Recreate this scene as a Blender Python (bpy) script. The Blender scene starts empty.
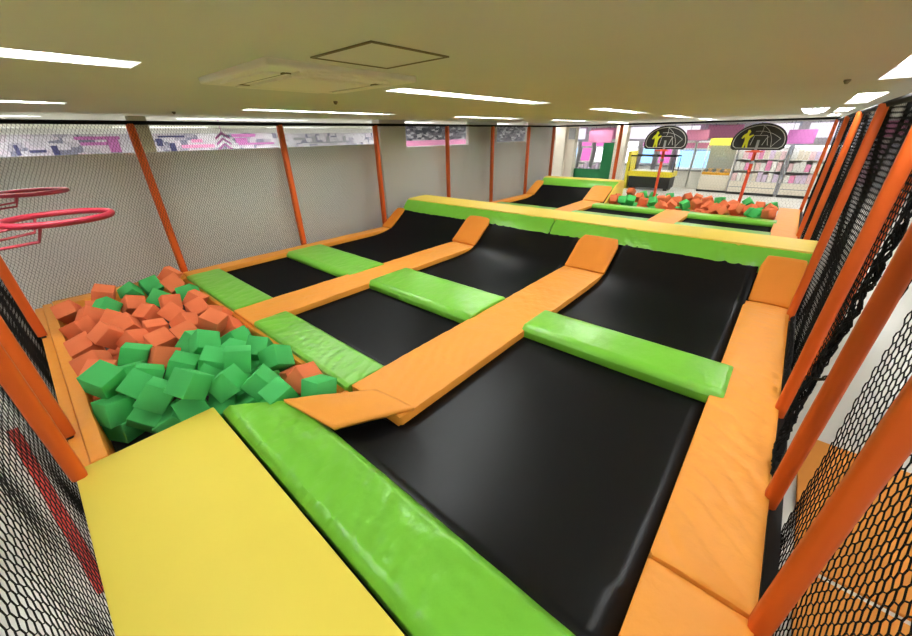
import bpy, bmesh, math, random
import numpy as np
from mathutils import Vector, Matrix, Euler, noise
R_ = random.Random(7)
scn = bpy.context.scene
COL = scn.collection
V = Vector

# ------------------------------------------------------------------ helpers
def link_mesh(name, bm, mat, parent=None, smooth=None, kind=None):
    bmesh.ops.recalc_face_normals(bm, faces=bm.faces[:])
    me = bpy.data.meshes.new(name); bm.to_mesh(me); bm.free()
    return link_data(name, me, mat, parent, smooth, kind)

def link_data(name, me, mat, parent=None, smooth=None, kind=None):
    if mat is not None: me.materials.append(mat)
    if smooth is not None:
        me.polygons.foreach_set('use_smooth', [True] * len(me.polygons))
        if smooth < 180: me.set_sharp_from_angle(angle=math.radians(smooth))
    o = bpy.data.objects.new(name, me); COL.objects.link(o)
    if parent is not None: o.parent = parent
    if kind: o['kind'] = kind
    return o

def tag(o, label, cat, group=None):
    o['label'] = label; o['category'] = cat
    if group: o['group'] = group
    return o

def thing(name, label, cat, loc=(0, 0, 0), rz=0.0, group=None):
    o = bpy.data.objects.new(name, None); o.empty_display_size = .1
    COL.objects.link(o); o.location = loc; o.rotation_euler = (0, 0, rz)
    return tag(o, label, cat, group)

def dup(root, loc, label, rz=None):
    r = root.copy(); COL.objects.link(r); r.location = loc
    if rz is not None: r.rotation_euler = (0, 0, rz)
    r['label'] = label
    for ch in list(root.children):
        c = ch.copy(); COL.objects.link(c); c.parent = r
        for g in list(ch.children):
            d = g.copy(); COL.objects.link(d); d.parent = c
    return r

def box(bm, x0, x1, y0, y1, z0, z1, bev=0.0, seg=2):
    vs = [bm.verts.new(p) for p in ((x0,y0,z0),(x1,y0,z0),(x1,y1,z0),(x0,y1,z0),(x0,y0,z1),(x1,y0,z1),(x1,y1,z1),(x0,y1,z1))]
    fs = [bm.faces.new([vs[i] for i in f]) for f in ((0,3,2,1),(4,5,6,7),(0,1,5,4),(1,2,6,5),(2,3,7,6),(3,0,4,7))]
    if bev:
        es = list({e for f in fs for e in f.edges})
        bmesh.ops.bevel(bm, geom=es, offset=bev, segments=seg, profile=.5, affect='EDGES')
    return bm

def boxes(*bs, bev=0.0):
    bm = bmesh.new()
    for b in bs: box(bm, *b, bev=bev)
    return bm

def tube(bm, pts, r, n=8, closed=False, ends=True):
    pts = [V(p) for p in pts]; N = len(pts); rings = []
    up = V((0, 0, 1))
    for i, p in enumerate(pts):
        a = pts[(i - 1) % N] if (closed or i > 0) else p
        b = pts[(i + 1) % N] if (closed or i < N - 1) else p
        t = (b - a).normalized()
        u = t.cross(up)
        if u.length < .05: u = t.cross(V((1, 0, 0)))
        u.normalize(); w = u.cross(t)
        rr = r[i] if isinstance(r, (list, tuple)) else r
        rings.append([bm.verts.new(p + rr * (math.cos(k * 2 * math.pi / n) * u + math.sin(k * 2 * math.pi / n) * w)) for k in range(n)])
    for i in range(N if closed else N - 1):
        A, B = rings[i], rings[(i + 1) % N]
        for k in range(n): bm.faces.new((A[k], A[(k + 1) % n], B[(k + 1) % n], B[k]))
    if ends and not closed:
        bm.faces.new(rings[0][::-1]); bm.faces.new(rings[-1])
    return bm

def prism(bm, poly, axis, a, b):
    """closed polygon in the two other axes, pulled from a to b along axis"""
    def P(p, t):
        return {0: (t, p[0], p[1]), 1: (p[0], t, p[1]), 2: (p[0], p[1], t)}[axis]
    A = [bm.verts.new(P(p, a)) for p in poly]; B = [bm.verts.new(P(p, b)) for p in poly]
    n = len(poly)
    for i in range(n): bm.faces.new((A[i], A[(i + 1) % n], B[(i + 1) % n], B[i]))
    bm.faces.new(A[::-1]); bm.faces.new(B)
    return bm

def pieces(bm):
    """split a bmesh into its loose pieces"""
    left = set(bm.verts); out = []
    while left:
        st = [left.pop()]; grp = set(st)
        while st:
            v = st.pop()
            for e in v.link_edges:
                w_ = e.other_vert(v)
                if w_ not in grp: grp.add(w_); left.discard(w_); st.append(w_)
        nb = bmesh.new(); mp = {v: nb.verts.new(v.co) for v in grp}
        for f in {f for v in grp for f in v.link_faces}: nb.faces.new([mp[v] for v in f.verts])
        out.append(nb)
    bm.free(); return out
def resample(path, step):
    out = []
    for a, b in zip(path, path[1:]):
        a = V(a); b = V(b); n = max(1, int((b - a).length / step))
        for i in range(n): out.append(a.lerp(b, i / n))
    out.append(V(path[-1])); return out

def smooth_path(path, step, it=3, keep=1):
    p = resample(path, step)
    for _ in range(it):
        p = [p[0]] + [(p[i - 1] + 2 * p[i] + p[i + 1]) / 4 for i in range(1, len(p) - 1)] + [p[-1]]
    return p

def pad_bm(path, lat, w, t, ch=0.0, chd=0.0, puff=0.003, wr=0.004, seed=0, smooth_it=2, step=.05, ends=(1, 1), wscale=(5, 5), chs=(1, 1), crease=()):
    """padded mat: a rounded cross-section swept along a path; top at the path, thickness t below"""
    lat = V(lat)
    prof = []                                   # (a, b, istop)
    r = min(.014, t * .3)
    h = w / 2
    prof += [(-h + r, -t), (h - r, -t), (h, -t + r)]
    cR, cL = ch * chs[1], ch * chs[0]
    dR, dL = chd * chs[1], chd * chs[0]
    prof += [(h, -dR - r * .9), (h - .2 * r if not cR else h - .1 * r, -dR - .2 * r)]
    if not cR: prof += [(h - r, 0)]
    n = 22 if crease else 12
    for i in range(n + 1):
        a = (h - cR - r) + ((-h + cL + r) - (h - cR - r)) * i / n
        prof.append((a, 0))
    if not cL: prof += [(-h + r, 0)]
    prof += [(-h + .2 * r if not cL else -h + .1 * r, -dL - .2 * r), (-h, -dL - r * .9), (-h, -t + r)]
    p = smooth_path(path, step, smooth_it)
    if ends[0]: p = [p[0]] + [p[0] + (p[1] - p[0]).normalized() * r] + p[1:]
    if ends[1]: p = p[:-1] + [p[-1] + (p[-2] - p[-1]).normalized() * r] + [p[-1]]
    bm = bmesh.new(); rings = []; N = len(p)
    for i, q in enumerate(p):
        a = p[max(0, i - 1)]; b = p[min(N - 1, i + 1)]
        tg = (b - a).normalized(); nn = lat.cross(tg).normalized()
        s = 1.0
        shrink = r if ((i == 0 and ends[0]) or (i == N - 1 and ends[1])) else 0
        ring = []
        for (x, y) in prof:
            xx = max(-h + shrink, min(h - shrink, x)); yy = max(-t + shrink * .5, min(-shrink * .6, y)) if shrink else y
            pos = q + lat * xx + nn * yy
            if y > -t * .5 - 1e-6:
                f = max(0, 1 - (2 * x / w) ** 2)
                d = puff * f
                for (kx, ky, amp, cx_, cy_, rad_) in crease:       # wrinkle bands pressed into the vinyl
                    e = math.exp(-((pos.x - cx_) ** 2 + (pos.y - cy_) ** 2) / rad_ ** 2)
                    ph_ = kx * pos.x + ky * pos.y + 1.6 * noise.noise(V((pos.x * 3, pos.y * 3, seed)))
                    d -= amp * e * min(1, 2.2 * f) * (1 - abs(math.sin(ph_))) ** 3
                nz = noise.noise(V((pos.x * wscale[0] + seed * 7.3, pos.y * wscale[1], pos.z * 4))) + .6 * noise.noise(V((pos.x * wscale[0] * 2.7, pos.y * wscale[1] * 2.7 + seed, 3)))
                pos = pos + nn * (d + wr * nz * (0 if shrink else 1))
            ring.append(bm.verts.new(pos))
        rings.append(ring)
    m = len(prof)
    for A, B in zip(rings, rings[1:]):
        for k in range(m): bm.faces.new((A[k], A[(k + 1) % m], B[(k + 1) % m], B[k]))
    bm.faces.new(rings[0][::-1]); bm.faces.new(rings[-1])
    return bm

# ------------------------------------------------------------------ materials
def principled(name, base, rough=.5, spec=.5, bump=None, metallic=0.0, coat=0.0, emit=None, es=1.0, var=None):
    m = bpy.data.materials.new(name); m.use_nodes = True
    nt = m.node_tree; b = nt.nodes['Principled BSDF']
    b.inputs['Base Color'].default_value = (*base, 1); b.inputs['Roughness'].default_value = rough
    b.inputs['Specular IOR Level'].default_value = spec; b.inputs['Metallic'].default_value = metallic
    b.inputs['Coat Weight'].default_value = coat
    if emit: b.inputs['Emission Color'].default_value = (*emit, 1); b.inputs['Emission Strength'].default_value = es
    tc = nt.nodes.new('ShaderNodeTexCoord')
    if var:                                       # (scale, amount): mottled wear
        n = nt.nodes.new('ShaderNodeTexNoise'); n.inputs['Scale'].default_value = var[0]; n.inputs['Detail'].default_value = 4
        nt.links.new(tc.outputs['Object'], n.inputs['Vector'])
        r = nt.nodes.new('ShaderNodeMapRange'); r.inputs['To Min'].default_value = 1 - var[1]; r.inputs['To Max'].default_value = 1 + var[1]
        nt.links.new(n.outputs['Fac'], r.inputs['Value'])
        mx = nt.nodes.new('ShaderNodeVectorMath'); mx.operation = 'SCALE'; mx.inputs[0].default_value = base
        nt.links.new(r.outputs['Result'], mx.inputs['Scale']); nt.links.new(mx.outputs['Vector'], b.inputs['Base Color'])
    if bump:                                      # (scale, strength, distance, stretch)
        n = nt.nodes.new('ShaderNodeTexNoise'); n.inputs['Scale'].default_value = bump[0]; n.inputs['Detail'].default_value = 5
        mp = nt.nodes.new('ShaderNodeMapping'); mp.inputs['Scale'].default_value = bump[3] if len(bump) > 3 else (1, 1, 1)
        nt.links.new(tc.outputs['Object'], mp.inputs['Vector']); nt.links.new(mp.outputs['Vector'], n.inputs['Vector'])
        bp = nt.nodes.new('ShaderNodeBump'); bp.inputs['Strength'].default_value = bump[1]; bp.inputs['Distance'].default_value = bump[2]
        nt.links.new(n.outputs['Fac'], bp.inputs['Height']); nt.links.new(bp.outputs['Normal'], b.inputs['Normal'])
    return m

def emission(name, col, s):
    m = bpy.data.materials.new(name); m.use_nodes = True; nt = m.node_tree
    nt.nodes.clear(); e = nt.nodes.new('ShaderNodeEmission'); o = nt.nodes.new('ShaderNodeOutputMaterial')
    e.inputs['Color'].default_value = (*col, 1); e.inputs['Strength'].default_value = s
    nt.links.new(e.outputs[0], o.inputs[0]); return m

M = {}
M['orange'] = principled('orange vinyl', (.93, .37, .05), .48, .4, bump=(9, .35, .03, (1, 1, 1)), var=(3, .05))
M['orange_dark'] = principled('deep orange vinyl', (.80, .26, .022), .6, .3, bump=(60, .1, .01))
M['green'] = principled('lime green vinyl', (.185, .55, .045), .28, .5, bump=(7, .35, .03, (1.4, .7, 1)), var=(3, .04))
M['yellow'] = principled('yellow vinyl', (.90, .74, .10), .55, .35, bump=(3, .1, .03), var=(2, .04))
M['yellow_pale'] = principled('pale yellow vinyl', (.90, .68, .11), .5, .4, bump=(6, .25, .02))
M['bed'] = principled('black trampoline mesh', (.0035, .0035, .004), .36, .13, bump=(300, .06, .002))
nt_ = M['bed'].node_tree; out_ = nt_.nodes['Material Output']
df_ = nt_.nodes.new('ShaderNodeBsdfDiffuse'); gl_ = nt_.nodes.new('ShaderNodeBsdfGlossy'); mx_ = nt_.nodes.new('ShaderNodeMixShader')
df_.inputs['Color'].default_value = (.004, .004, .0045, 1); gl_.inputs['Color'].default_value = (.92, .96, 1, 1); gl_.inputs['Roughness'].default_value = .34; mx_.inputs[0].default_value = .024
nt_.links.new(df_.outputs[0], mx_.inputs[1]); nt_.links.new(gl_.outputs[0], mx_.inputs[2]); nt_.links.new(mx_.outputs[0], out_.inputs['Surface'])
M['post'] = principled('orange red post sleeve', (.74, .12, .012), .5, .4, bump=(14, .2, .01))
M['net'] = principled('black net twine', (.006, .006, .006), .8, .2)
M['steel'] = principled('dark frame steel', (.03, .03, .032), .5, .5, metallic=.6)
M['foam_orange'] = principled('orange foam', (.85, .215, .09), .85, .15, bump=(120, .15, .004), var=(6, .06))
M['foam_green'] = principled('green foam', (.085, .55, .15), .85, .15, bump=(120, .15, .004), var=(6, .06))
M['ceiling'] = principled('ceiling board', (.66, .66, .56), .85, .2, bump=(140, .08, .004), var=(.8, .05))
M['ceiling_white'] = principled('ivory plastic', (.82, .79, .66), .6, .3)
M['seam'] = principled('dark seam', (.22, .19, .11), .9, .1)
M['reflector'] = principled('white lamp reflector', (.85, .9, .92), .35, .5)
M['tube'] = emission('lit fluorescent tube', (1.0, .97, .92), 30.0)
M['wall_grey'] = principled('grey partition panel', (.86, .865, .855), .8, .2, bump=(30, .05, .01), var=(.5, .05))
M['cream'] = principled('cream wall', (.78, .72, .62), .7, .3, var=(.6, .04))
M['floor'] = principled('pale glossy floor', (.88, .87, .84), .25, .5, var=(1.2, .05))
M['rim'] = principled('red painted rim', (.40, .016, .045), .4, .5)
M['rim_orange'] = principled('orange red pole paint', (.80, .09, .03), .4, .5)
M['board'] = principled('black backboard', (.012, .013, .014), .4, .5)
M['white'] = principled('white paint', (.85, .85, .83), .5, .4)
M['line'] = principled('white board line', (.60, .61, .60), .5, .4)
M['yell_fig'] = principled('yellow print', (.75, .78, .03), .5, .4)
M['red'] = principled('red trim', (.65, .04, .03), .5, .4)
M['mat_orange'] = principled('orange floor mat', (.85, .33, .06), .7, .2)
M['mat_white'] = principled('white floor mat', (.82, .82, .80), .7, .2)
M['magenta'] = principled('magenta print', (.50, .16, .42), .5, .3)
M['pink'] = principled('pink print', (.78, .30, .52), .5, .3)
M['lilac'] = principled('lilac print', (.72, .60, .78), .5, .3)
M['pale_pink'] = principled('pale pink print', (.85, .62, .66), .5, .3)
M['navy'] = principled('navy print', (.06, .06, .16), .5, .3)
M['olive'] = principled('olive pillar paint', (.50, .46, .30), .8, .2)
M['bright_green'] = principled('bottle green panel', (.012, .17, .055), .5, .3)
M['crane_yellow'] = emission('lit yellow sign', (.95, .85, .10), 1.0)
M['blue_lit'] = emission('lit blue screen', (.25, .55, 1.0), 1.5)
M['white_lit'] = emission('lit white box', (.9, .92, 1.0), 2.2)
M['pink_lit'] = emission('lit pink sign', (.8, .2, .55), .8)
M['glass'] = principled('clear glass', (.85, .95, .92), .03, .5)
M['glass'].node_tree.nodes['Principled BSDF'].inputs['Alpha'].default_value = .14
M['black'] = principled('black plastic', (.015, .015, .015), .45, .5)
M['yellow_plastic'] = principled('yellow plastic', (.80, .66, .04), .45, .4)
M['grey'] = principled('grey plastic', (.32, .33, .35), .5, .4)
M['amber'] = principled('amber plush', (.75, .38, .04), .9, .1)

def clutter(name, cols, scale, stretch=(1, 1, 1)):
    """printed poster pattern: blocks of colour"""
    m = principled(name, (.6, .6, .6), .5, .3); nt = m.node_tree; b = nt.nodes['Principled BSDF']
    tc = nt.nodes.new('ShaderNodeTexCoord'); mp = nt.nodes.new('ShaderNodeMapping'); mp.inputs['Scale'].default_value = stretch
    vo = nt.nodes.new('ShaderNodeTexVoronoi'); vo.distance = 'CHEBYCHEV'; vo.inputs['Scale'].default_value = scale
    sp = nt.nodes.new('ShaderNodeSeparateColor'); cr = nt.nodes.new('ShaderNodeValToRGB'); cr.color_ramp.interpolation = 'CONSTANT'
    el = cr.color_ramp.elements
    while len(el) < len(cols): el.new(.5)
    for k, c in enumerate(cols): el[k].position = k / len(cols); el[k].color = (*c, 1)
    nt.links.new(tc.outputs['Object'], mp.inputs['Vector']); nt.links.new(mp.outputs['Vector'], vo.inputs['Vector'])
    nt.links.new(vo.outputs['Color'], sp.inputs['Color']); nt.links.new(sp.outputs[0], cr.inputs['Fac']); nt.links.new(cr.outputs['Color'], b.inputs['Base Color'])
    return m
M['fascia'] = clutter('printed fascia', [(.50, .48, .54), (.62, .60, .66), (.40, .38, .46), (.62, .60, .66), (.60, .54, .62), (.22, .22, .30), (.58, .56, .62)], 5, (1, 1.2, 2))
M['fascia_dark'] = clutter('dark printed fascia', [(.10, .10, .12), (.22, .22, .25), (.06, .06, .08), (.42, .42, .45), (.14, .13, .16)], 6, (1, 1, 3))
M['poster'] = clutter('poster wall print', [(.75, .72, .76), (.66, .45, .60), (.82, .80, .82), (.66, .70, .80), (.78, .76, .80), (.80, .76, .70)], 1.6, (1, 1, 1.4))
# ------------------------------------------------------------------ camera
P = (361.5, math.radians(41.34), math.radians(26.83), math.radians(-1.02))
sy, cyw = math.sin(P[1]), math.cos(P[1])
fwd = V((-sy * math.cos(P[2]), cyw * math.cos(P[2]), -math.sin(P[2])))
rt = V((cyw, sy, 0)); up = rt.cross(fwd)
r_ = math.cos(P[3]) * rt + math.sin(P[3]) * up
u_ = -math.sin(P[3]) * rt + math.cos(P[3]) * up
cam_d = bpy.data.cameras.new('camera'); cam = bpy.data.objects.new('camera', cam_d); COL.objects.link(cam)
cam_d.sensor_width = 36.0; cam_d.lens = P[0] / 912 * 36; cam_d.clip_start = .02; cam_d.clip_end = 200
mw = Matrix((r_, u_, -fwd)).transposed().to_4x4(); mw.translation = V((0, 0, 2.0))
cam.matrix_world = mw
scn.camera = cam

# ------------------------------------------------------------------ constants
ZC, ZF = 2.35, -.6          # ceiling, hall floor (pad tops are z = 0)
XL, XR, YN, YF = -7.35, .5, -.43, 14.25

def struct(o): o['kind'] = 'structure'; return o

# ------------------------------------------------------------------ hall shell
struct(link_mesh('floor', boxes((-16, 6, -5, 27, ZF - .1, ZF)), M['floor']))
# ceiling with real openings for the lamp troughs
ROWS = [-14.7, -11.7, -8.7, -5.7, -2.7, .43, 3.5]
YS = [(-1.9, .62), (2.33, 4.86), (6.6, 9.13), (10.9, 13.43), (15.2, 17.73), (19.5, 22.03)]
HW = .13
xs = sorted([-16, 6] + [r - HW for r in ROWS] + [r + HW for r in ROWS])
ys = sorted([-5, 27] + [y for p in YS for y in p])
bm = bmesh.new(); grid = {}
def gv(x, y):
    if (x, y) not in grid: grid[(x, y)] = bm.verts.new((x, y, ZC))
    return grid[(x, y)]
for i in range(len(xs) - 1):
    for j in range(len(ys) - 1):
        cx, cy = (xs[i] + xs[i + 1]) / 2, (ys[j] + ys[j + 1]) / 2
        if any(abs(cx - r) < HW for r in ROWS) and any(a < cy < b for a, b in YS): continue
        bm.faces.new((gv(xs[i], ys[j]), gv(xs[i], ys[j + 1]), gv(xs[i + 1], ys[j + 1]), gv(xs[i + 1], ys[j])))
ce = struct(link_mesh('ceiling', bm, M['ceiling']))
md = ce.modifiers.new('thickness', 'SOLIDIFY'); md.thickness = .012; md.offset = 0
struct(link_mesh('wall_far', boxes((-16, 6, 27, 27.1, ZF, ZC + .2)), M['poster']))
struct(link_mesh('wall_near', boxes((-16, 6, -5.1, -5, ZF, ZC + .2)), M['cream']))
struct(link_mesh('wall_outer_left', boxes((-16.1, -16, -5, 27, ZF, ZC + .2)), M['white']))
struct(link_mesh('wall_right', boxes((6, 6.1, -5, 27, ZF, ZC + .2)), M['white']))
struct(link_mesh('ceiling_deck', boxes((-16, 6, -5, 27, ZC + .2, ZC + .25)), M['grey']))
# grey partition wall on the left, open strips over it
XW = -7.6
wl = boxes((XW - .1, XW, -5, 5.85, ZF, 1.84), (XW - .1, XW, 5.85, 14.9, ZF, 1.74))
struct(link_mesh('wall_left', wl, M['wall_grey']))
struct(link_mesh('trim_1', boxes((XW - .14, XW + .12, 5.95, 6.75, ZF, ZC)), M['wall_grey']))         # projecting pillar
struct(link_mesh('trim_2', boxes((XW - .1, XW, 9.35, 10.8, 1.74, ZC)), M['wall_grey']))
struct(link_mesh('trim_3', boxes((XW - .1, XW, 12.7, 14.9, 1.74, ZC)), M['wall_grey']))
struct(link_mesh('trim_4', boxes((XW - .55, XW - .35, 1.50, 1.72, ZF, ZC)), M['olive']))             # slim olive pillar behind the partition
# cream pillars behind the far net
struct(link_mesh('trim_5', boxes((-8.75, -8.1, 16.8, 17.3, ZF, ZC), (-8.1, -7.72, 16.95, 17.3, ZF, ZC)), M['cream']))
struct(link_mesh('trim_6', boxes((-5.95, -5.5, 16.95, 17.3, ZF, ZC)), M['cream']))

# ceiling lamps
def make_lamp():
    t = thing('ceiling_light', '', 'ceiling light', (0, 0, ZC), 0, 'long recessed ceiling lights')
    L = 2.53
    bm = bmesh.new()
    zt = .10
    box(bm, -HW, HW, 0, L, zt, zt + .01)
    prism(bm, [(-HW, -.004), (-HW + .008, -.004), (-HW + .03, zt), (-HW, zt)], 1, 0, L)
    prism(bm, [(HW, -.004), (HW - .008, -.004), (HW - .03, zt), (HW, zt)], 1, 0, L)
    box(bm, -HW, HW, 0, .008, -.004, zt); box(bm, -HW, HW, L - .008, L, -.004, zt)
    link_mesh('housing', bm, M['reflector'], t)
    bm = bmesh.new(); tube(bm, [(0, .03, .055), (0, L / 2 - .03, .055)], .03, 10); link_mesh('tube', bm, M['tube'], t, 60)
    bm = bmesh.new(); tube(bm, [(0, L / 2 + .03, .055), (0, L - .14, .055)], .03, 10); link_mesh('tube', bm, M['tube'], t, 60)
    for ya, yb in ((L / 2 - .02, L / 2 + .02), (L - .13, L - .09)):
        link_mesh('lamp_holder', boxes((-.05, .05, ya, yb, .03, zt)), M['white'], t)
    return t
ordn = ['first', 'second', 'third', 'fourth', 'fifth', 'sixth', 'seventh', 'eighth', 'ninth', 'tenth', 'eleventh', 'twelfth', 'thirteenth', 'fourteenth', 'fifteenth', 'sixteenth', 'seventeenth', 'eighteenth', 'nineteenth', 'twentieth', 'twenty-first', 'twenty-second', 'twenty-third', 'twenty-fourth', 'twenty-fifth', 'twenty-sixth', 'twenty-seventh', 'twenty-eighth', 'twenty-ninth', 'thirtieth']
rown = {-14.7: 'hall row farthest left', -11.7: 'middle hall row on the left', -8.7: 'hall row just left of the partition',
        -5.7: 'row beside the left net', -2.7: 'middle row over the arena', .43: 'row over the right net', 3.5: 'hall row right of the arena'}
lamp0 = None
for x in ROWS:
    for k, (a, b) in enumerate(YS):
        lab = 'lit recessed ceiling light, %s from the near end, %s' % (ordn[k], rown[x])
        if lamp0 is None:
            lamp0 = make_lamp(); lamp0.location = (x, a, ZC); lamp0['label'] = lab
        else: dup(lamp0, (x, a, ZC), lab)

# ceiling cassette air conditioner and hatch
t = thing('air_conditioner', 'square ivory cassette air conditioner flush in the olive ceiling', 'air conditioner', (-2.5, 1.47, ZC))
bm = bmesh.new(); box(bm, -.47, .47, -.49, .49, -.040, .01, bev=.012); link_mesh('panel', bm, M['ceiling_white'], t)
bm = bmesh.new(); box(bm, -.27, .27, -.27, .27, -.055, -.03, bev=.006); g = link_mesh('intake_grille', bm, M['ceiling_white'], t)
for s in (-1, 1):
    bm = bmesh.new(); box(bm, -.30, .30, s * .385 - .045, s * .385 + .045, -.050, -.036, bev=.004); link_mesh('louvre', bm, M['ceiling_white'], t)
    bm = bmesh.new(); box(bm, s * .375 - .045, s * .375 + .045, -.30, .30, -.050, -.036, bev=.004); link_mesh('louvre', bm, M['ceiling_white'], t)
for s in (-1, 1):
    bm = bmesh.new(); box(bm, -.32, .32, s * .325 - .012, s * .325 + .012, -.044, -.036); link_mesh('air_slot', bm, M['seam'], t)
    bm = bmesh.new(); box(bm, s * .315 - .012, s * .315 + .012, -.32, .32, -.044, -.036); link_mesh('air_slot', bm, M['seam'], t)
t = thing('ceiling_hatch', 'square access hatch with a thin dark frame in the ceiling', 'hatch', (-1.66, 1.37, ZC))
bm = bmesh.new()
for s in (-1, 1):
    box(bm, -.235, .235, s * .228 - .007, s * .228 + .007, -.012, .0); box(bm, s * .228 - .007, s * .228 + .007, -.235, .235, -.012, 0)
link_mesh('hatch_frame', bm, M['seam'], t)
bm = bmesh.new(); box(bm, -.22, .22, -.22, .22, -.009, 0); link_mesh('hatch_panel', bm, M['ceiling'], t)
for i, (x, y, lab) in enumerate([(-3.9, 2.55, 'small round sprinkler on the ceiling left of the air conditioner'), (-6.55, 1.75, 'small round sprinkler on the ceiling near the left net'),
                                 (.12, 4.6, 'small round sprinkler on the ceiling near the right lamp row')]):
    bm = bmesh.new(); tube(bm, [(0, 0, 0), (0, 0, -.012), (0, 0, -.03)], [.022, .022, .01], 12)
    o = link_mesh('sprinkler', bm, M['seam'], None, 40); o.location = (x, y, ZC - .007); tag(o, lab, 'sprinkler', 'ceiling sprinklers')

# ------------------------------------------------------------------ arena base: platform, frames
def deck(name, lab, bm, mat, cat='frame'):
    return tag(link_mesh(name, bm, mat), lab, cat)
bm = boxes((-3.12, .47, YN + .01, .44, -.06, 0), bev=.012)
t = thing('platform', 'yellow padded platform beside the foam pit, nearest the camera', 'platform', (-1.3, 0, ZF))
o = link_mesh('mat', bm, M['yellow'], t, 40); o.location = (1.3, 0, -ZF)
o = link_mesh('base', boxes((-3.11, .46, YN + .02, .43, ZF, -.062)), M['white'], t); o.location = (1.3, 0, -ZF)

rails = [(-7.36, -7.0, 1.33, 6.0), (-5.02, -4.42, 1.33, 6.0), (-2.5, -1.82, 1.33, 6.0), (-.02, .47, .46, 6.0), (-3.05, -1.85, .46, .93),
         (-1.85, 0, .46, .93), (-7.0, -5.02, 1.33, 1.8), (-4.42, -2.5, 1.33, 1.72), (-7.0, -5.02, 3.05, 3.7), (-4.42, -2.5, 3.1, 3.75), (-1.82, -.02, 3.25, 3.75),
         (-7.36, -7.0, 7.2, 12.4), (-5.02, -4.42, 7.2, 12.4), (-2.45, -1.82, 7.2, 11.9), (-.0, .47, 7.2, 14.2), (-7, -.02, 9.92, 10.38), (-4.4, -.02, 11.52, 11.9)]
tag(link_mesh('gap_filler', boxes((.478, .54, YN, 14.2, ZF, -.07)), M['steel']), 'narrow black skirting strip added between the right orange pad and the right net', 'filler')  # dark filler added over the bright floor so the gap reads black
t = thing('steel_base', 'dark steel base carrying the pads around the trampoline beds', 'frame', (-3, 5, ZF))
for k, (a, b, c, d) in enumerate(rails):
    o = link_mesh('frame_rail', boxes((a + .02, b - .02, c + .02, d - .02, ZF, -.125)), M['steel'], t); o.location = (3, -5, -ZF)

# ------------------------------------------------------------------ foam pit box
t = thing('foam_pit', 'orange padded pit box filled with foam cubes at the left', 'foam pit', (-5, .4, ZF))
def pit_part(name, mat, *bs, bev=.012):
    o = link_mesh(name, boxes(*bs, bev=bev), mat, t, 40); o.location = (5, -.4, -ZF); return o
pit_part('near_ledge', M['orange'], (-7.3, -3.13, YN + .01, -.34, -.5, -.03))
pit_part('near_lip', M['orange'], (-7.3, -3.13, -.335, -.24, -.5, .0))
pit_part('wall_ledge', M['orange'], (-7.38, -7.1, -.235, 1.32, -.5, .0))
pit_part('inner_wall', M['orange'], (-7.095, -2.52, 1.265, 1.325, -.5, -.045))
pit_part('end_wall', M['orange'], (-2.5, -2.44, .94, 1.32, -.5, -.04))
pit_part('platform_side', M['orange'], (-3.17, -3.125, -.235, .44, -.5, -.035))
pit_part('pit_floor', M['black'], (-7.09, -2.5, -.235, 1.26, -.5, -.36), bev=0)

# ------------------------------------------------------------------ pads
XA, YA = (1, 0, 0), (0, -1, 0)
def pad(lab, mat, path, lat, w, t, name='pad', **k):
    return tag(link_mesh(name, pad_bm(path, lat, w, t, **k), M[mat], None, 45), lab, 'pad')
def strip(lab, x0, x1, y0, y1, seed, z=.0, mat='orange', **k):
    return pad(lab, mat, [((x0 + x1) / 2, y0, z), ((x0 + x1) / 2, y1, z)], XA, x1 - x0, .12, name='padded_strip', seed=seed, **k)
def flap(lab, x0, x1, y0, z0, y1, z1, seed, mat='orange_dark', name='flap_pad'):
    xm = (x0 + x1) / 2
    bm = pad_bm([(xm, y0, z0), (xm, y1, z1)], XA, x1 - x0, .05, seed=seed, puff=.012, wr=.006, wscale=(8, 8))
    for v in bm.verts:                                   # clipped top corners
        k = (v.co.y - (y1 - .10)) / .10
        if k > 0: v.co.x = xm + (v.co.x - xm) * (1 - .16 * k)
    return tag(link_mesh(name, bm, M[mat], None, 50), lab, 'pad')
def crossbar(lab, x0, x1, y0, y1, z, seed, name='cross_pad', **k):
    return pad(lab, 'green', [(x0, (y0 + y1) / 2, z), (x1, (y0 + y1) / 2, z)], YA, y1 - y0, .12 + z, name=name, ch=.045, chd=.05, seed=seed, **k)

strip('long orange pad along the left net in the near section', -7.33, -7.03, 1.34, 5.62, 1)
strip('long orange pad between the left and middle near trampolines', -5.03, -4.42, 1.30, 5.64, 2, wr=.005, step=.03, crease=[(6, 34, .010, -4.7, 5.5, .3), (12, 18, .006, -4.7, 2.6, 1.0)])
strip('wide wrinkled orange pad between the middle and right near trampolines', -2.48, -1.80, 1.36, 5.62, 3, wr=.006, puff=.008, step=.025, crease=[(26, 12, .012, -1.95, 2.2, .8), (4, 34, .010, -2.1, 5.45, .3), (20, 14, .006, -2.2, 4.0, 1.0)])
strip('long wrinkled orange pad along the right net, meeting a seam near the camera', .0, .46, 1.53, 5.78, 4, wr=.006, puff=.012, step=.025, crease=[(14, 16, .016, .25, 2.0, .6), (4, 40, .010, .2, 5.5, .3), (10, 14, .008, .3, 3.2, .9)])
strip('short orange pad at the bottom edge, below the seam by the right net', .0, .46, .445, 1.515, 5, z=-.012)
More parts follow.
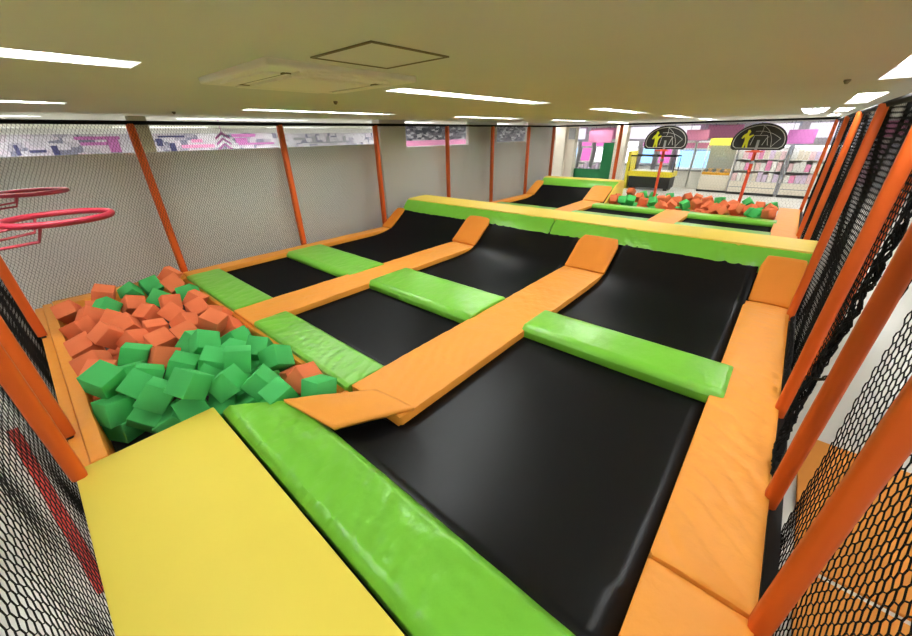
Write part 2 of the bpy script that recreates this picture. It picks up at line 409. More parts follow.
# the drooping corner flap by the pit
bm = bmesh.new()
n = 14
top = [V((-2.64, .83, .05)), V((-2.06, .93, .025)), V((-1.79, 1.50, -.01)), V((-2.17, 1.42, .03))]
rows = []
for i in range(n + 1):
    row = []
    for j in range(n + 1):
        a, b = i / n, j / n
        p = (top[0] * (1 - a) * (1 - b) + top[1] * a * (1 - b) + top[2] * a * b + top[3] * (1 - a) * b)
        p.z += .03 * math.sin(math.pi * a) * math.sin(math.pi * b) + .006 * noise.noise(p * 9)
        row.append(bm.verts.new(p))
    rows.append(row)
for i in range(n):
    for j in range(n): bm.faces.new((rows[i][j], rows[i + 1][j], rows[i + 1][j + 1], rows[i][j + 1]))
o = tag(link_mesh('corner_flap', bm, M['orange'], None, 180), 'small loose orange flap over the pit corner beside the near green pad', 'pad')
md = o.modifiers.new('thick', 'SOLIDIFY'); md.thickness = .035; md.offset = -1

crossbar('big green pad alongside the yellow platform, nearest the camera', -3.03, .0, .47, .945, .03, 6, name='edge_pad', wr=.006, wscale=(4, 7), step=.025, crease=[(22, 12, .016, -1.5, .5, .55), (9, 16, .010, -2.6, .75, .5), (20, 4, .010, -.6, .55, .5)])
for v in bpy.data.objects['edge_pad'].data.vertices:
    if v.co.x < -2.3: v.co.x += (-2.3 - v.co.x) / .73 * max(0, v.co.y - .49) * .95
crossbar('green pad between the foam pit and the left near trampoline', -7.02, -5.02, 1.31, 1.86, .012, 7, name='edge_pad', wr=.004, chs=(1, .3), step=.03, crease=[(14, 10, .008, -5.6, 1.6, .6)])
crossbar('wrinkled green pad between the foam pit and the middle near trampoline', -4.45, -2.47, 1.31, 1.78, .012, 8, name='edge_pad', wr=.005, wscale=(7, 4), chs=(1, .3), step=.025, crease=[(26, 10, .014, -3.0, 1.5, .9), (22, -8, .012, -3.9, 1.6, .6)])
crossbar('green cross pad dividing the left near trampolines', -7.04, -4.95, 3.00, 3.80, .015, 9)
crossbar('green cross pad dividing the middle near trampolines', -4.45, -2.46, 3.02, 3.86, .035, 10, step=.03, crease=[(18, 5, .010, -4.2, 3.1, .5), (16, 8, .008, -2.8, 3.2, .5)])
crossbar('green cross pad dividing the right near trampolines', -1.84, .10, 3.22, 3.82, .05, 11, wr=.003)

flap('narrow orange flap rising to the ridge beside the left net', -7.33, -7.0, 5.6, .02, 6.16, .39, 12)
flap('deep orange flap rising to the ridge, end of the pad between left and middle trampolines', -5.03, -4.42, 5.62, .025, 6.20, .46, 13)
flap('deep orange flap rising to the ridge, end of the wide pad beside the right trampoline', -2.46, -1.79, 5.58, .025, 6.14, .44, 14)
flap('deep orange flap rising to the ridge beside the right net', .03, .50, 5.76, .02, 6.20, .52, 15)

# ------------------------------------------------------------------ ridge across the arena
t = thing('ridge_beam', 'long green and yellow padded ridge crossing the whole arena', 'padded ridge', (-3.3, 6.6, ZF))
def ridge(name, mat, bm, sm=40):
    o = link_mesh(name, bm, M[mat], t, sm); o.location = (3.3, -6.6, -ZF); return o
def face_bm(x0, x1, lo, hi, th, seed, wr=.006, puff=.02, crease=()):
    """an inclined padded panel from lower edge lo (y,z) to upper edge hi, running along x"""
    lo = V((0, *lo)); hi = V((0, *hi)); d = (hi - lo); w = d.length; lat = -d.normalized()
    c = (lo + hi) / 2
    return pad_bm([(x0, c.y, c.z), (x1, c.y, c.z)], lat, w, th, puff=puff, wr=wr, seed=seed, wscale=(6, 2), step=.04 if crease else .08, crease=crease)
ridge('face_pad', 'green', face_bm(-7.1, -3.08, (6.10, .31), (6.33, .60), .06, 21, crease=[(18, 30, .02, -4.3, 6.2, .4), (-18, 30, .016, -5.1, 6.2, .3)]))
ridge('face_pad', 'green', face_bm(-3.06, .52, (6.10, .31), (6.33, .60), .06, 22, crease=[(18, 30, .02, -1.6, 6.2, .4), (-18, 30, .016, -2.6, 6.2, .3), (22, 6, .02, -.3, 6.2, .35)]))
ridge('top_pad', 'yellow_pale', face_bm(-7.08, .54, (6.31, .605), (6.96, .625), .06, 23, wr=.004, puff=.012), 50)
ridge('back_pad', 'green', face_bm(-7.08, .5, (6.97, .60), (7.28, .1), .06, 24))
bm = prism(bmesh.new(), [(6.16, .22), (6.36, .53), (6.94, .55), (7.2, .08), (7.2, ZF), (6.35, ZF)], 0, -7.06, .49)
ridge('core', 'steel', bm)

# ------------------------------------------------------------------ trampoline beds
def bed(lab, x0, x1, prof, sag=.05, name='trampoline_bed', notch=None):
    """black bed swept along (y, z) profile; the frame edge stays, the middle sags"""
    p = smooth_path([(0, y, z) for y, z in prof], .1, 4)
    bm = bmesh.new(); nx = 16; rows = []; N = len(p)
    for i, q in enumerate(p):
        row = []
        for j in range(nx + 1):
            xa = notch[1] if notch and q.y < notch[0] else x0
            x = xa + (x1 - xa) * j / nx
            s = sag * (1 - (2 * j / nx - 1) ** 2) * min(1, 4 * (i / (N - 1)) * (1 - i / (N - 1)))
            row.append(bm.verts.new((x, q.y, q.z - s)))
        rows.append(row)
    for i in range(N - 1):
        for j in range(nx): bm.faces.new((rows[i][j], rows[i][j + 1], rows[i + 1][j + 1], rows[i + 1][j]))
    o = tag(link_mesh(name, bm, M['bed'], None, 180), lab, 'trampoline')
    md = o.modifiers.new('thick', 'SOLIDIFY'); md.thickness = .008; md.offset = -1
    return o
zb = -.09
inc = [(5.2, zb), (5.62, -.04), (6.12, .36), (6.20, .40)]
ln = {'left': (-7.02, -5.03), 'middle': (-4.42, -2.48), 'right': (-1.8, .0)}
nearY = {'left': (1.84, 3.05), 'middle': (1.76, 3.06), 'right': (.94, 3.26)}
farY = {'left': 3.76, 'middle': 3.82, 'right': 3.78}
for k, (a, b) in ln.items():
    desc = {'left': 'small black trampoline bed by the left net in front of the green cross pad', 'middle': 'small black trampoline bed in the middle lane in front of the cross pad',
            'right': 'largest black trampoline bed, nearest the camera in the right lane'}[k]
    bed(desc, a - .015, b + .015, [(nearY[k][0], zb), (nearY[k][1], zb)], sag=.055 if k == 'right' else .03, notch=(1.3, -2.4) if k == 'right' else None)
    bed('black trampoline bed curving up to the ridge in the %s near lane' % k, a - .015, b + .015, [(farY[k], zb)] + inc, sag=.03)
for k, (a, b) in ln.items():
    if k == 'left':
        bed('black trampoline bed curving up to the far left end ridge', a - .01, b + .01, [(10.36, zb), (12.1, zb), (12.55, 0), (13.05, .30), (13.12, .33)], sag=.02)
    else:
        bed('short black trampoline bed before the far foam pit in the %s lane' % k, a - .015, b + .015, [(10.36, zb), (11.56, zb)], sag=.02)
    bed('black trampoline bed directly behind the ridge in the %s lane' % k, a - .015, b + .015, [(7.3, zb), (9.95, zb)], sag=.02)

# ------------------------------------------------------------------ far section pads
strip('orange pad along the left net behind the ridge', -7.33, -7.02, 7.25, 12.42, 31)
strip('orange pad between left and middle lanes behind the ridge', -5.03, -4.42, 7.25, 12.2, 32)
strip('orange pad between middle and right lanes behind the ridge', -2.46, -1.8, 7.25, 12.05, 33)
strip('orange pad along the right net behind the ridge', .0, .46, 7.25, 14.1, 34)
flap('orange flap rising to the far end ridge beside the left net', -7.33, -6.98, 12.4, .02, 13.15, .42, 35, 'orange')
flap('orange flap rising to the far end ridge beside the far foam pit', -5.03, -4.35, 12.2, .02, 12.95, .40, 36, 'orange')
crossbar('green cross pad behind the ridge in the left lane', -7.04, -5.0, 9.88, 10.42, .01, 37)
crossbar('green cross pad behind the ridge in the middle lane', -4.45, -2.44, 9.88, 10.42, .01, 38)
crossbar('green cross pad behind the ridge in the right lane', -1.82, .02, 9.88, 10.42, .01, 39)
crossbar('green edge pad of the far foam pit in the middle lane', -4.43, -2.44, 11.5, 11.95, .02, 40, name='edge_pad')
crossbar('green edge pad of the far foam pit in the right lane', -1.82, .05, 11.5, 11.95, .02, 41, name='edge_pad')
t = thing('end_ridge', 'green and yellow padded end ridge in the far left corner', 'padded ridge', (-5.7, 13.4, ZF))
def er(name, mat, bm):
    o = link_mesh(name, bm, M[mat], t, 45); o.location = (5.7, -13.4, -ZF)
er('face_pad', 'green', face_bm(-7.1, -4.32, (13.02, .30), (13.28, .52), .06, 42))
er('top_pad', 'yellow_pale', face_bm(-7.1, -4.3, (13.27, .525), (13.75, .53), .06, 43))
bm = prism(bmesh.new(), [(12.25, -.03), (13.0, .40), (13.3, .50), (13.74, .49), (13.74, -.4), (12.25, -.4)], 0, -4.33, -4.27)
er('side_panel', 'yellow_pale', bm)
bm = prism(bmesh.new(), [(13.1, .22), (13.3, .45), (13.72, .46), (13.72, ZF), (13.1, ZF)], 0, -7.08, -4.335)
er('core', 'steel', bm)
t = thing('foam_pit', 'far foam pit box below the two standing hoops', 'foam pit', (-2, 13, ZF))
def fp(name, mat, *bs):
    o = link_mesh(name, boxes(*bs, bev=.01), mat, t, 40); o.location = (2, -13, -ZF)
fp('pit_floor', M['black'], (-4.25, -.02, 11.98, 14.18, -.5, -.302))
fp('end_wall', M['orange'], (-4.25, -.02, 14.185, 14.25, -.5, .02))

# ------------------------------------------------------------------ foam cubes
BLOCKS = [
('O',-6.752,0.274,0.095,0.18,0.36,1.25,1.02), ('O',-6.602,-0.118,0.020,0.36,0.63,0.05,0.98), ('O',-6.568,0.136,-0.042,0.67,0.22,1.41,0.96), ('O',-5.856,-0.089,0.015,-0.05,-0.38,0.85,0.99),
('O',-6.121,0.041,0.029,-0.73,-0.42,0.44,1.01), ('G',-6.871,0.568,-0.003,0.40,-0.51,1.25,0.96), ('G',-6.936,0.829,0.016,0.18,-0.56,0.00,1.01), ('O',-6.467,1.026,0.105,-0.44,-0.43,1.54,1.01),
('O',-6.951,1.103,0.096,-0.32,0.69,0.85,1.00), ('G',-6.344,0.785,-0.012,-0.44,0.66,1.08,1.02), ('G',-6.313,0.218,0.044,0.59,-0.30,0.57,0.96), ('O',-6.286,0.486,-0.008,-0.53,-0.65,0.47,0.99),
('O',-5.799,0.243,0.018,-0.74,0.27,0.53,0.97), ('O',-5.705,0.540,0.008,0.48,-0.03,0.50,0.98), ('O',-5.154,0.089,0.106,0.31,-0.66,1.53,0.95), ('O',-5.285,-0.114,-0.006,0.37,0.52,0.03,1.01),
('O',-5.161,0.492,-0.002,-0.20,0.12,0.01,0.95), ('O',-4.978,0.276,-0.002,-0.48,0.68,0.31,1.00), ('O',-5.497,0.756,0.007,0.64,0.66,0.54,0.97), ('O',-4.735,0.448,0.003,0.04,0.41,0.17,1.00),
('O',-5.528,0.288,-0.001,0.45,0.54,0.06,1.02), ('G',-6.220,1.116,-0.030,-0.61,-0.24,0.96,1.01), ('O',-5.864,1.106,-0.017,-0.24,0.64,0.86,0.97), ('O',-5.919,0.829,0.012,-0.27,-0.48,0.12,0.96),
('O',-5.374,1.002,0.023,0.28,0.75,0.25,0.95), ('O',-4.984,1.107,-0.000,0.73,0.05,0.64,0.97), ('O',-4.589,0.946,0.111,0.14,0.49,0.72,0.98), ('O',-4.980,0.767,0.024,-0.67,0.62,0.05,0.98),
('O',-4.694,1.119,-0.097,0.51,-0.55,1.15,1.02), ('O',-4.638,0.682,0.036,0.20,0.43,0.17,0.98), ('G',-4.373,0.673,0.030,-0.53,0.52,0.46,0.98), ('G',-4.079,0.710,0.121,0.75,0.53,1.53,0.98),
('G',-3.922,0.899,-0.015,-0.02,0.34,0.75,0.97), ('G',-4.158,1.017,-0.007,-0.14,-0.53,0.59,1.02), ('G',-3.822,1.111,-0.027,0.69,0.19,0.78,0.97), ('O',-4.695,-0.105,0.021,-0.62,-0.34,1.23,1.01),
('G',-4.484,0.192,0.065,-0.21,0.43,1.22,1.00), ('G',-3.955,-0.082,0.170,0.25,0.39,0.57,1.00), ('G',-4.256,0.094,-0.017,-0.33,-0.02,1.21,1.00), ('G',-3.516,0.170,0.082,-0.31,0.67,1.02,0.99),
('G',-3.310,0.376,0.176,-0.73,0.07,0.39,1.00), ('G',-3.962,0.452,0.021,-0.06,0.48,1.02,1.01), ('G',-3.475,0.806,0.135,-0.23,0.22,1.16,1.01), ('G',-4.024,0.184,0.025,-0.22,0.51,1.37,1.00),
('G',-3.803,0.102,0.077,0.71,0.68,0.81,0.99), ('O',-4.310,0.377,0.014,-0.50,0.50,1.47,0.98), ('O',-4.384,-0.103,0.045,0.29,0.33,1.15,0.96), ('G',-3.320,0.536,-0.209,0.42,0.12,1.04,0.98),
('G',-3.808,0.675,0.030,0.19,0.41,1.00,1.00), ('G',-3.399,1.114,0.022,-0.71,-0.51,0.69,1.00), ('O',-3.188,1.165,-0.150,-0.04,-0.41,0.09,0.96), ('G',-3.315,0.941,-0.158,-0.27,-0.48,0.30,0.95),
('G',-2.978,0.990,-0.220,-0.05,-0.18,0.96,0.99), ('O',-2.894,1.143,-0.012,-0.39,0.60,0.00,0.98), ('G',-2.628,1.130,-0.005,-0.33,-0.13,0.18,1.01), ('G',-3.108,0.838,0.022,-0.19,-0.70,0.96,0.96),
('G',-3.471,0.735,-0.144,0.07,-0.24,0.91,1.02), ('G',-4.384,1.134,-0.175,0.48,-0.12,1.28,0.99), ('G',-3.284,0.626,0.055,-0.20,-0.54,0.94,0.99), ('G',-3.570,0.541,-0.004,0.69,0.70,0.96,0.97),
('G',-3.624,0.062,-0.124,0.59,-0.75,0.17,0.99), ('G',-3.479,0.207,-0.196,0.17,-0.54,0.99,1.01), ('G',-3.813,-0.110,-0.057,-0.19,-0.10,0.36,0.97), ('G',-3.349,0.336,-0.100,0.71,-0.18,1.51,1.01),
('G',-2.835,0.876,-0.014,0.14,-0.36,1.54,0.98), ('G',-2.953,0.732,-0.218,-0.13,-0.27,1.55,0.98), ('G',-2.722,1.090,-0.221,-0.32,-0.03,0.19,0.99), ('G',-3.178,0.716,-0.215,-0.08,-0.31,1.23,1.01),
('O',-5.306,0.115,-0.244,0.03,0.10,0.62,0.96), ('O',-5.049,0.128,-0.235,-0.14,-0.09,0.37,0.96), ('O',-4.363,-0.102,-0.200,0.17,0.04,1.35,0.96), ('G',-3.820,-0.101,-0.236,-0.09,0.12,0.60,0.96),
('G',-3.767,0.967,-0.248,-0.03,-0.06,0.52,0.96), ('O',-4.101,12.740,0.078,-0.73,0.13,1.30,1.00), ('O',-4.127,12.450,0.073,-0.61,0.05,0.27,1.00), ('O',-4.077,14.038,0.132,-0.08,0.66,1.25,0.96),
('G',-4.106,14.010,-0.109,-0.27,0.62,0.72,0.98), ('G',-3.863,12.554,0.063,-0.09,0.40,1.47,0.99), ('G',-3.619,12.593,0.074,0.70,0.14,0.16,1.01), ('O',-3.632,13.508,0.053,-0.12,-0.67,1.54,0.95),
('O',-3.243,12.544,0.070,0.12,-0.03,1.38,0.98), ('G',-3.653,14.044,0.055,-0.43,-0.33,0.32,0.99), ('G',-3.360,14.043,0.048,-0.21,0.38,0.38,0.97), ('G',-3.024,12.783,0.058,-0.38,0.72,1.32,1.01),
('O',-2.889,13.155,0.075,0.18,-0.15,0.22,1.01), ('O',-2.787,13.585,0.051,-0.01,-0.69,0.27,0.96), ('O',-2.460,12.555,0.044,0.33,0.60,0.31,1.01), ('O',-2.492,13.426,0.056,-0.26,0.27,1.36,0.99),
('G',-2.843,14.058,0.041,0.45,-0.19,0.02,0.99), ('G',-2.128,12.684,0.070,0.13,-0.47,0.61,0.97), ('O',-2.327,14.028,0.087,-0.71,-0.28,0.60,0.98), ('O',-2.024,13.836,0.108,0.31,-0.15,1.54,1.01),
('O',-2.625,12.126,0.055,0.64,0.29,1.05,0.99), ('O',-1.905,13.056,0.057,0.45,-0.21,0.93,1.00), ('O',-1.764,13.797,0.063,0.03,-0.32,0.12,0.96), ('G',-1.447,14.048,0.059,-0.22,0.12,1.19,1.00),
('O',-1.549,12.895,0.056,-0.29,0.64,0.43,1.00), ('O',-1.339,12.465,0.058,-0.64,0.38,1.05,1.02), ('O',-1.212,13.054,0.083,0.60,0.28,1.32,1.00), ('O',-1.039,13.296,0.067,0.17,-0.44,0.81,1.01),
('O',-0.888,12.430,0.111,-0.39,0.71,0.85,0.98), ('O',-0.810,12.929,0.007,-0.75,-0.16,0.28,1.00), ('G',-0.723,13.884,0.085,0.60,0.62,0.96,0.98), ('O',-0.575,12.796,0.074,-0.59,0.28,0.87,1.00),
('G',-0.512,12.302,0.064,-0.19,0.58,0.33,0.97), ('G',-0.391,12.557,0.062,-0.35,0.18,1.41,0.96), ('O',-0.156,12.735,0.122,0.20,0.40,0.35,0.95), ('O',-0.141,12.622,-0.107,0.10,0.50,1.38,1.00),
('O',-0.164,12.397,0.085,-0.12,-0.11,0.83,1.01), ('G',-0.177,13.767,0.040,-0.30,-0.33,0.95,1.02), ('O',-1.125,12.222,0.059,-0.47,-0.70,0.18,0.99), ('O',-1.730,14.047,0.045,0.16,-0.47,0.30,0.99),
('O',-2.093,14.047,-0.095,0.22,0.29,1.14,0.95), ('O',-0.430,13.510,0.067,-0.02,0.50,1.50,0.97), ('O',-0.180,13.473,0.044,0.53,0.22,1.45,0.97), ('O',-4.107,12.132,-0.181,-0.01,-0.16,0.30,0.96),
('O',-4.122,12.382,-0.179,-0.14,0.05,0.16,0.96), ('O',-4.120,12.645,-0.173,0.13,0.12,1.12,0.96), ('G',-3.824,12.115,-0.164,0.18,-0.17,1.19,0.96), ('G',-3.820,12.402,-0.181,-0.15,-0.01,0.56,0.96),
('G',-3.806,12.771,-0.184,-0.05,-0.08,0.78,0.96), ('G',-3.532,12.127,-0.168,-0.20,0.11,0.57,0.96), ('G',-3.551,12.410,-0.190,-0.02,-0.05,0.81,0.96), ('G',-3.535,12.715,-0.177,0.19,-0.02,0.74,0.96),
('G',-3.548,12.992,-0.172,0.18,0.07,0.80,0.96), ('O',-3.275,12.144,-0.172,0.10,0.16,0.23,0.96), ('O',-3.277,12.422,-0.161,0.19,0.20,0.34,0.96), ('O',-3.256,12.698,-0.187,-0.01,-0.09,1.05,0.96),
('G',-3.241,12.986,-0.179,-0.02,-0.17,0.60,0.96), ('O',-3.017,12.086,-0.169,-0.15,-0.11,1.44,0.96), ('O',-2.926,12.340,-0.182,-0.13,-0.03,0.42,0.96), ('G',-2.923,12.629,-0.173,0.11,-0.14,0.81,0.96),
('O',-2.771,12.130,-0.181,0.04,0.12,0.09,0.96), ('O',-2.689,12.384,-0.186,-0.05,-0.06,0.03,0.96), ('O',-2.673,12.733,-0.175,0.06,0.17,0.58,0.96), ('O',-2.360,12.079,-0.178,-0.02,-0.18,0.14,0.96),
('O',-2.348,12.335,-0.170,0.19,-0.09,0.43,0.96), ('O',-2.336,12.775,-0.175,-0.10,0.13,0.98,0.96), ('G',-2.371,13.047,-0.178,-0.10,-0.09,1.38,0.96), ('O',-2.073,12.125,-0.181,0.04,-0.11,1.49,0.96),
('G',-2.096,12.393,-0.174,0.07,-0.16,0.10,0.96), ('G',-2.074,12.740,-0.173,0.16,0.09,0.11,0.96), ('O',-1.803,12.124,-0.171,-0.13,-0.14,0.77,0.96), ('G',-1.799,12.382,-0.178,0.03,0.16,0.23,0.96),
('O',-1.814,12.643,-0.180,0.01,0.16,0.87,0.96), ('O',-1.750,12.915,-0.173,0.11,0.13,0.46,0.96), ('O',-1.799,13.509,-0.164,0.18,-0.15,1.21,0.96), ('O',-1.523,12.137,-0.187,-0.05,0.05,1.14,0.96),
('O',-1.552,12.393,-0.175,-0.07,-0.16,0.10,0.96), ('O',-1.521,12.657,-0.167,0.15,-0.17,0.47,0.96), ('O',-1.258,12.108,-0.192,0.02,-0.03,0.43,0.96), ('O',-1.187,12.408,-0.182,-0.03,-0.12,0.81,0.96),
('O',-0.918,12.121,-0.170,-0.15,-0.13,0.14,0.96), ('O',-0.899,12.422,-0.170,0.14,-0.13,1.10,0.96), ('G',-0.647,12.112,-0.179,-0.15,-0.03,0.65,0.96), ('G',-0.657,12.391,-0.181,0.06,0.10,1.14,0.96),
('O',-0.658,12.635,-0.176,-0.08,0.14,1.04,0.96), ('G',-0.321,12.134,-0.174,-0.10,0.13,1.02,0.96), ('G',-0.335,12.386,-0.177,-0.11,-0.09,0.02,0.96), ('G',-0.412,12.756,-0.187,0.10,0.00,0.68,0.96)]
def cube_mesh(name, mat, s, seed):
    bm = bmesh.new(); box(bm, -s / 2, s / 2, -s / 2, s / 2, -s / 2, s / 2)
    for v in bm.verts: v.co += V([.004 * math.sin(seed * 3.1 + k * 2.3 + v.co[(k + 1) % 3] * 40) for k in range(3)])
    bmesh.ops.bevel(bm, geom=bm.edges[:], offset=.006, segments=2, profile=.5, affect='EDGES')
    bmesh.ops.recalc_face_normals(bm, faces=bm.faces[:])
    me = bpy.data.meshes.new(name); bm.to_mesh(me); bm.free(); me.materials.append(mat)
    me.polygons.foreach_set('use_smooth', [True] * len(me.polygons)); me.set_sharp_from_angle(angle=math.radians(50))
    return me
cube_me = {(c, k): cube_mesh("foam_cube", M["foam_orange" if c == "O" else "foam_green"], .215, k) for c in 'OG' for k in range(3)}
def cam_px(p):
    d = V(p) - V((0, 0, 2)); z = d.dot(fwd)
    return 456 + P[0] * d.dot(r_) / z, 318 - P[0] * d.dot(u_) / z
def place_cubes(lst, where, group, nrow):
    items = sorted([(cam_px(b[1:4])[1], b) for b in lst])
    per = math.ceil(len(items) / nrow)
    for r in range(nrow):
        row = sorted(items[r * per:(r + 1) * per], key=lambda q: cam_px(q[1][1:4])[0])
        cnt = {'O': 0, 'G': 0}
        for k, (_, b) in enumerate(row):
            c = b[0]; cn = {'O': 'orange', 'G': 'green'}[c]
            o = bpy.data.objects.new('foam_cube', cube_me[(c, (k + r) % 3)]); COL.objects.link(o)
            o.location = b[1:4]; o.rotation_euler = b[4:7]; s = b[7]; o.scale = (s, s, s)
            rw = ('rear row' if r == 0 else 'front row' if r == nrow - 1 else ordn[r] + ' row from back')
            tag(o, '%s foam cube, %s %s from left, %s of the %s' % (cn, ordn[cnt[c]], cn, rw, where), 'foam cube', group)
            cnt[c] += 1
place_cubes([b for b in BLOCKS if b[2] < 5], 'near pit', 'foam cubes in the near pit', 7)
place_cubes([b for b in BLOCKS if b[2] > 5], 'far pit', 'foam cubes in the far pit', 4)

# ------------------------------------------------------------------ posts
def make_post(name, lab, x, y, z0, z1, w=.05, group=None):
    t = thing(name, lab, 'post', (x, y, z0), 0, group)
    bm = bmesh.new(); r = w; c = .6 * w
    poly = [(r, -c), (r, c), (c, r), (-c, r), (-r, c), (-r, -c), (-c, -r), (c, -r)]
    n = max(2, int((z1 - z0) / .12)); rings = []
    for i in range(n + 1):
        z = (z1 - z0) * i / n
        k = 1 + .05 * noise.noise(V((x * 3, y * 3, z * 5)))
        if i in (0, n): k *= .93
        rings.append([bm.verts.new((a * k, b * k, z)) for a, b in poly])
    for A, B in zip(rings, rings[1:]):
        for k in range(8): bm.faces.new((A[k], A[(k + 1) % 8], B[(k + 1) % 8], B[k]))
    bm.faces.new(rings[0][::-1]); bm.faces.new(rings[-1])
    link_mesh('foam_sleeve', bm, M['post'], t, 60)
    bm = bmesh.new(); tube(bm, [(0, 0, ZF - z0 if z0 > ZF else 0), (0, 0, min(z1 + .01, ZC - .014) - z0)], .022, 8); link_mesh('pole', bm, M['steel'], t, 60)
    return t
pl = [1.38, 3.56, 5.74, 8.15, 10.25, 12.4]
for i, y in enumerate(pl):
    make_post('net_post', 'orange padded post of the left net, %s from the foam pit corner' % ordn[i], XL - .02, y, .0 if 0 else -.1, 2.22, group='orange net posts')
make_post('net_post', 'orange padded post in the far left corner of the arena', XL - .02, YF, -.1, 2.22, group='orange net posts')
make_post('net_post', 'orange padded post of the far net beside the yellow end ridge', -4.87, YF + .08, -.1, 2.22, group='orange net posts')
for i, y in enumerate([1.50, 2.36, 3.4, 5.6, 7.95, 10.4, 14.1]):
    make_post('net_post', 'thick orange post of the right net, %s from the camera' % ordn[i], XR - .03, y, -.12, 2.2, w=.038, group='orange net posts')
make_post('net_post', 'second orange post just behind the third right post, outside the net', XR + .13, 4.2, -.1, 2.2, w=.04, group='orange net posts')
for x, lab in ((-6.05, 'orange post of the near net beside the foam pit corner'), (-3.62, 'orange post of the near net at the middle of the foam pit ledge'), (-3.03, 'orange post of the near net at the yellow platform corner')):
    make_post('net_post', lab, x, YN + .03, .0, 2.2, w=.042, group='orange net posts')

# ------------------------------------------------------------------ nets
def net(name, lab, O, U, W, nu, nw, cu, cw, a, rad, wob=.01, seed=0, hole=None, bunch=0.0):
    """knotted hexagonal netting: zigzag rows and short links, every strand a thin three-sided bar"""
    O, U, W = np.array(O, float), np.array(U, float), np.array(W, float)
    Nrm = np.cross(U, W)
    I, J = np.meshgrid(np.arange(nu + 1), np.arange(nw + 1), indexing='ij')
    sgn = np.where((I + J) % 2 == 0, 1., -1.)
    pu = I * cu / 2; pw = J * cw + a * sgn
    rng = np.random.default_rng(seed)
    ph = rng.uniform(0, 6.28, 12)
    ripple = (np.sin(pu * 2.1 + ph[0]) * np.sin(pw * 1.7 + ph[1]) + .5 * np.sin(pu * 5.3 + ph[2] + pw * 2) + .3 * np.sin(pu * 11 + ph[3] - pw * 3))
    du = .006 * np.sin(pu * 3 + pw * 9 + ph[4]) + rng.normal(0, .0022, pu.shape)
    dw = .010 * np.sin(pu * 2.3 + ph[5]) + rng.normal(0, .0022, pu.shape)
    Pn = O + (pu + du)[..., None] * U + (pw + dw)[..., None] * W + (ripple * wob)[..., None] * Nrm
    idx = I * (nw + 1) + J
    E = [np.stack([idx[:-1, :].ravel(), idx[1:, :].ravel()], 1)]
    up_ = (sgn[:, :-1] > 0)
    E.append(np.stack([idx[:, :-1][up_], idx[:, 1:][up_]], 1))
    E = np.concatenate(E); Pn = Pn.reshape(-1, 3)
    A, B = Pn[E[:, 0]], Pn[E[:, 1]]
    if hole is not None:
        mid = (A + B) / 2; keep = np.array([not hole(m) for m in mid]); A, B = A[keep], B[keep]
    d = B - A; L = np.linalg.norm(d, axis=1, keepdims=True); k = L[:, 0] > 1e-4; A, B, d = A[k], B[k], d[k] / L[k]
    s = np.cross(d, Nrm); s /= np.linalg.norm(s, axis=1, keepdims=True); q = np.cross(d, s)
    n = len(A); verts = np.empty((n, 6, 3))
    for i in range(3):
        th = 2 * math.pi * i / 3
        off = rad * (math.cos(th) * s + math.sin(th) * q)
        verts[:, i] = A - d * rad * .6 + off; verts[:, 3 + i] = B + d * rad * .6 + off
    base = (np.arange(n) * 6)[:, None, None]
    quads = np.array([[0, 1, 4, 3], [1, 2, 5, 4], [2, 0, 3, 5]])[None] + base
    quads = quads.reshape(-1)
    me = bpy.data.meshes.new(name); me.vertices.add(n * 6); me.vertices.foreach_set('co', verts.reshape(-1))
    me.loops.add(len(quads)); me.loops.foreach_set('vertex_index', quads.astype(np.int32))
    me.polygons.add(n * 3); me.polygons.foreach_set('loop_start', np.arange(n * 3, dtype=np.int32) * 4)
    me.update(); me.validate()
    return tag(link_data(name, me, M['net'], None), lab, 'net')
C = .05
net('safety_net', 'black safety net hung along the whole left side of the arena', (XL + .03, YN, -.02), (0, 1, 0), (0, 0, 1), int(14.7 / .036 * 2), int(2.26 / .034), .036, .034, .0165, .0019, .012, 1)
tag(link_mesh('net_rope', tube(bmesh.new(), [(XL, YN, 2.235), (XL, 3, 2.23), (XL, 7, 2.235), (XL, YF, 2.235), (-4.1, YF, 2.23), (.56, YF, 2.235)], .030, 6), M['net'], None, 60),
    'thick black rope along the top of the left and far nets', 'rope')
net('safety_net', 'black safety net along the near left side behind the foam pit and platform', (-7.35, YN - .06, ZF + .08), (1, 0, 0), (0, 0, 1), int(7.9 / C * 2), int(2.8 / .055), C, .055, .012, .0029, .012, 2)
net('safety_net', 'black safety net beside the camera at the bottom right, before the opening', (XR + .06, YN, -.5), (0, 1, 0), (0, 0, 1), int(2.78 / .045 * 2), int(2.7 / .047), .045, .047, .011, .0031, .012, 3)
net('safety_net', 'black safety net along the right side beyond the torn opening', (XR + .06, 3.36, -.2), (0, 1, 0), (0, 0, 1), int(10.9 / .04 * 2), int(2.4 / .042), .04, .042, .012, .0036, .03, 4)
net('safety_net', 'thin black safety net closing the far end of the arena', (-7.3, YF, .0), (1, 0, 0), (0, 0, 1), int(7.8 / .08 * 2), int(2.22 / .08), .08, .08, .02, .0014, .01, 5)
tag(link_mesh('net_rope', tube(bmesh.new(), [(XR, YN, 2.2), (XR, 3, 2.19), (XR, 6, 2.2), (XR, 10, 2.2), (XR, YF, 2.2)], .03, 6), M['net'], None, 60), 'thick black rope along the top of the right net', 'rope')
tag(link_mesh('net_rope', tube(bmesh.new(), [(-7.35, YN, 2.2), (-4, YN, 2.19), (.5, YN, 2.2)], .025, 6), M['net'], None, 60), 'black rope along the top of the near net', 'rope')

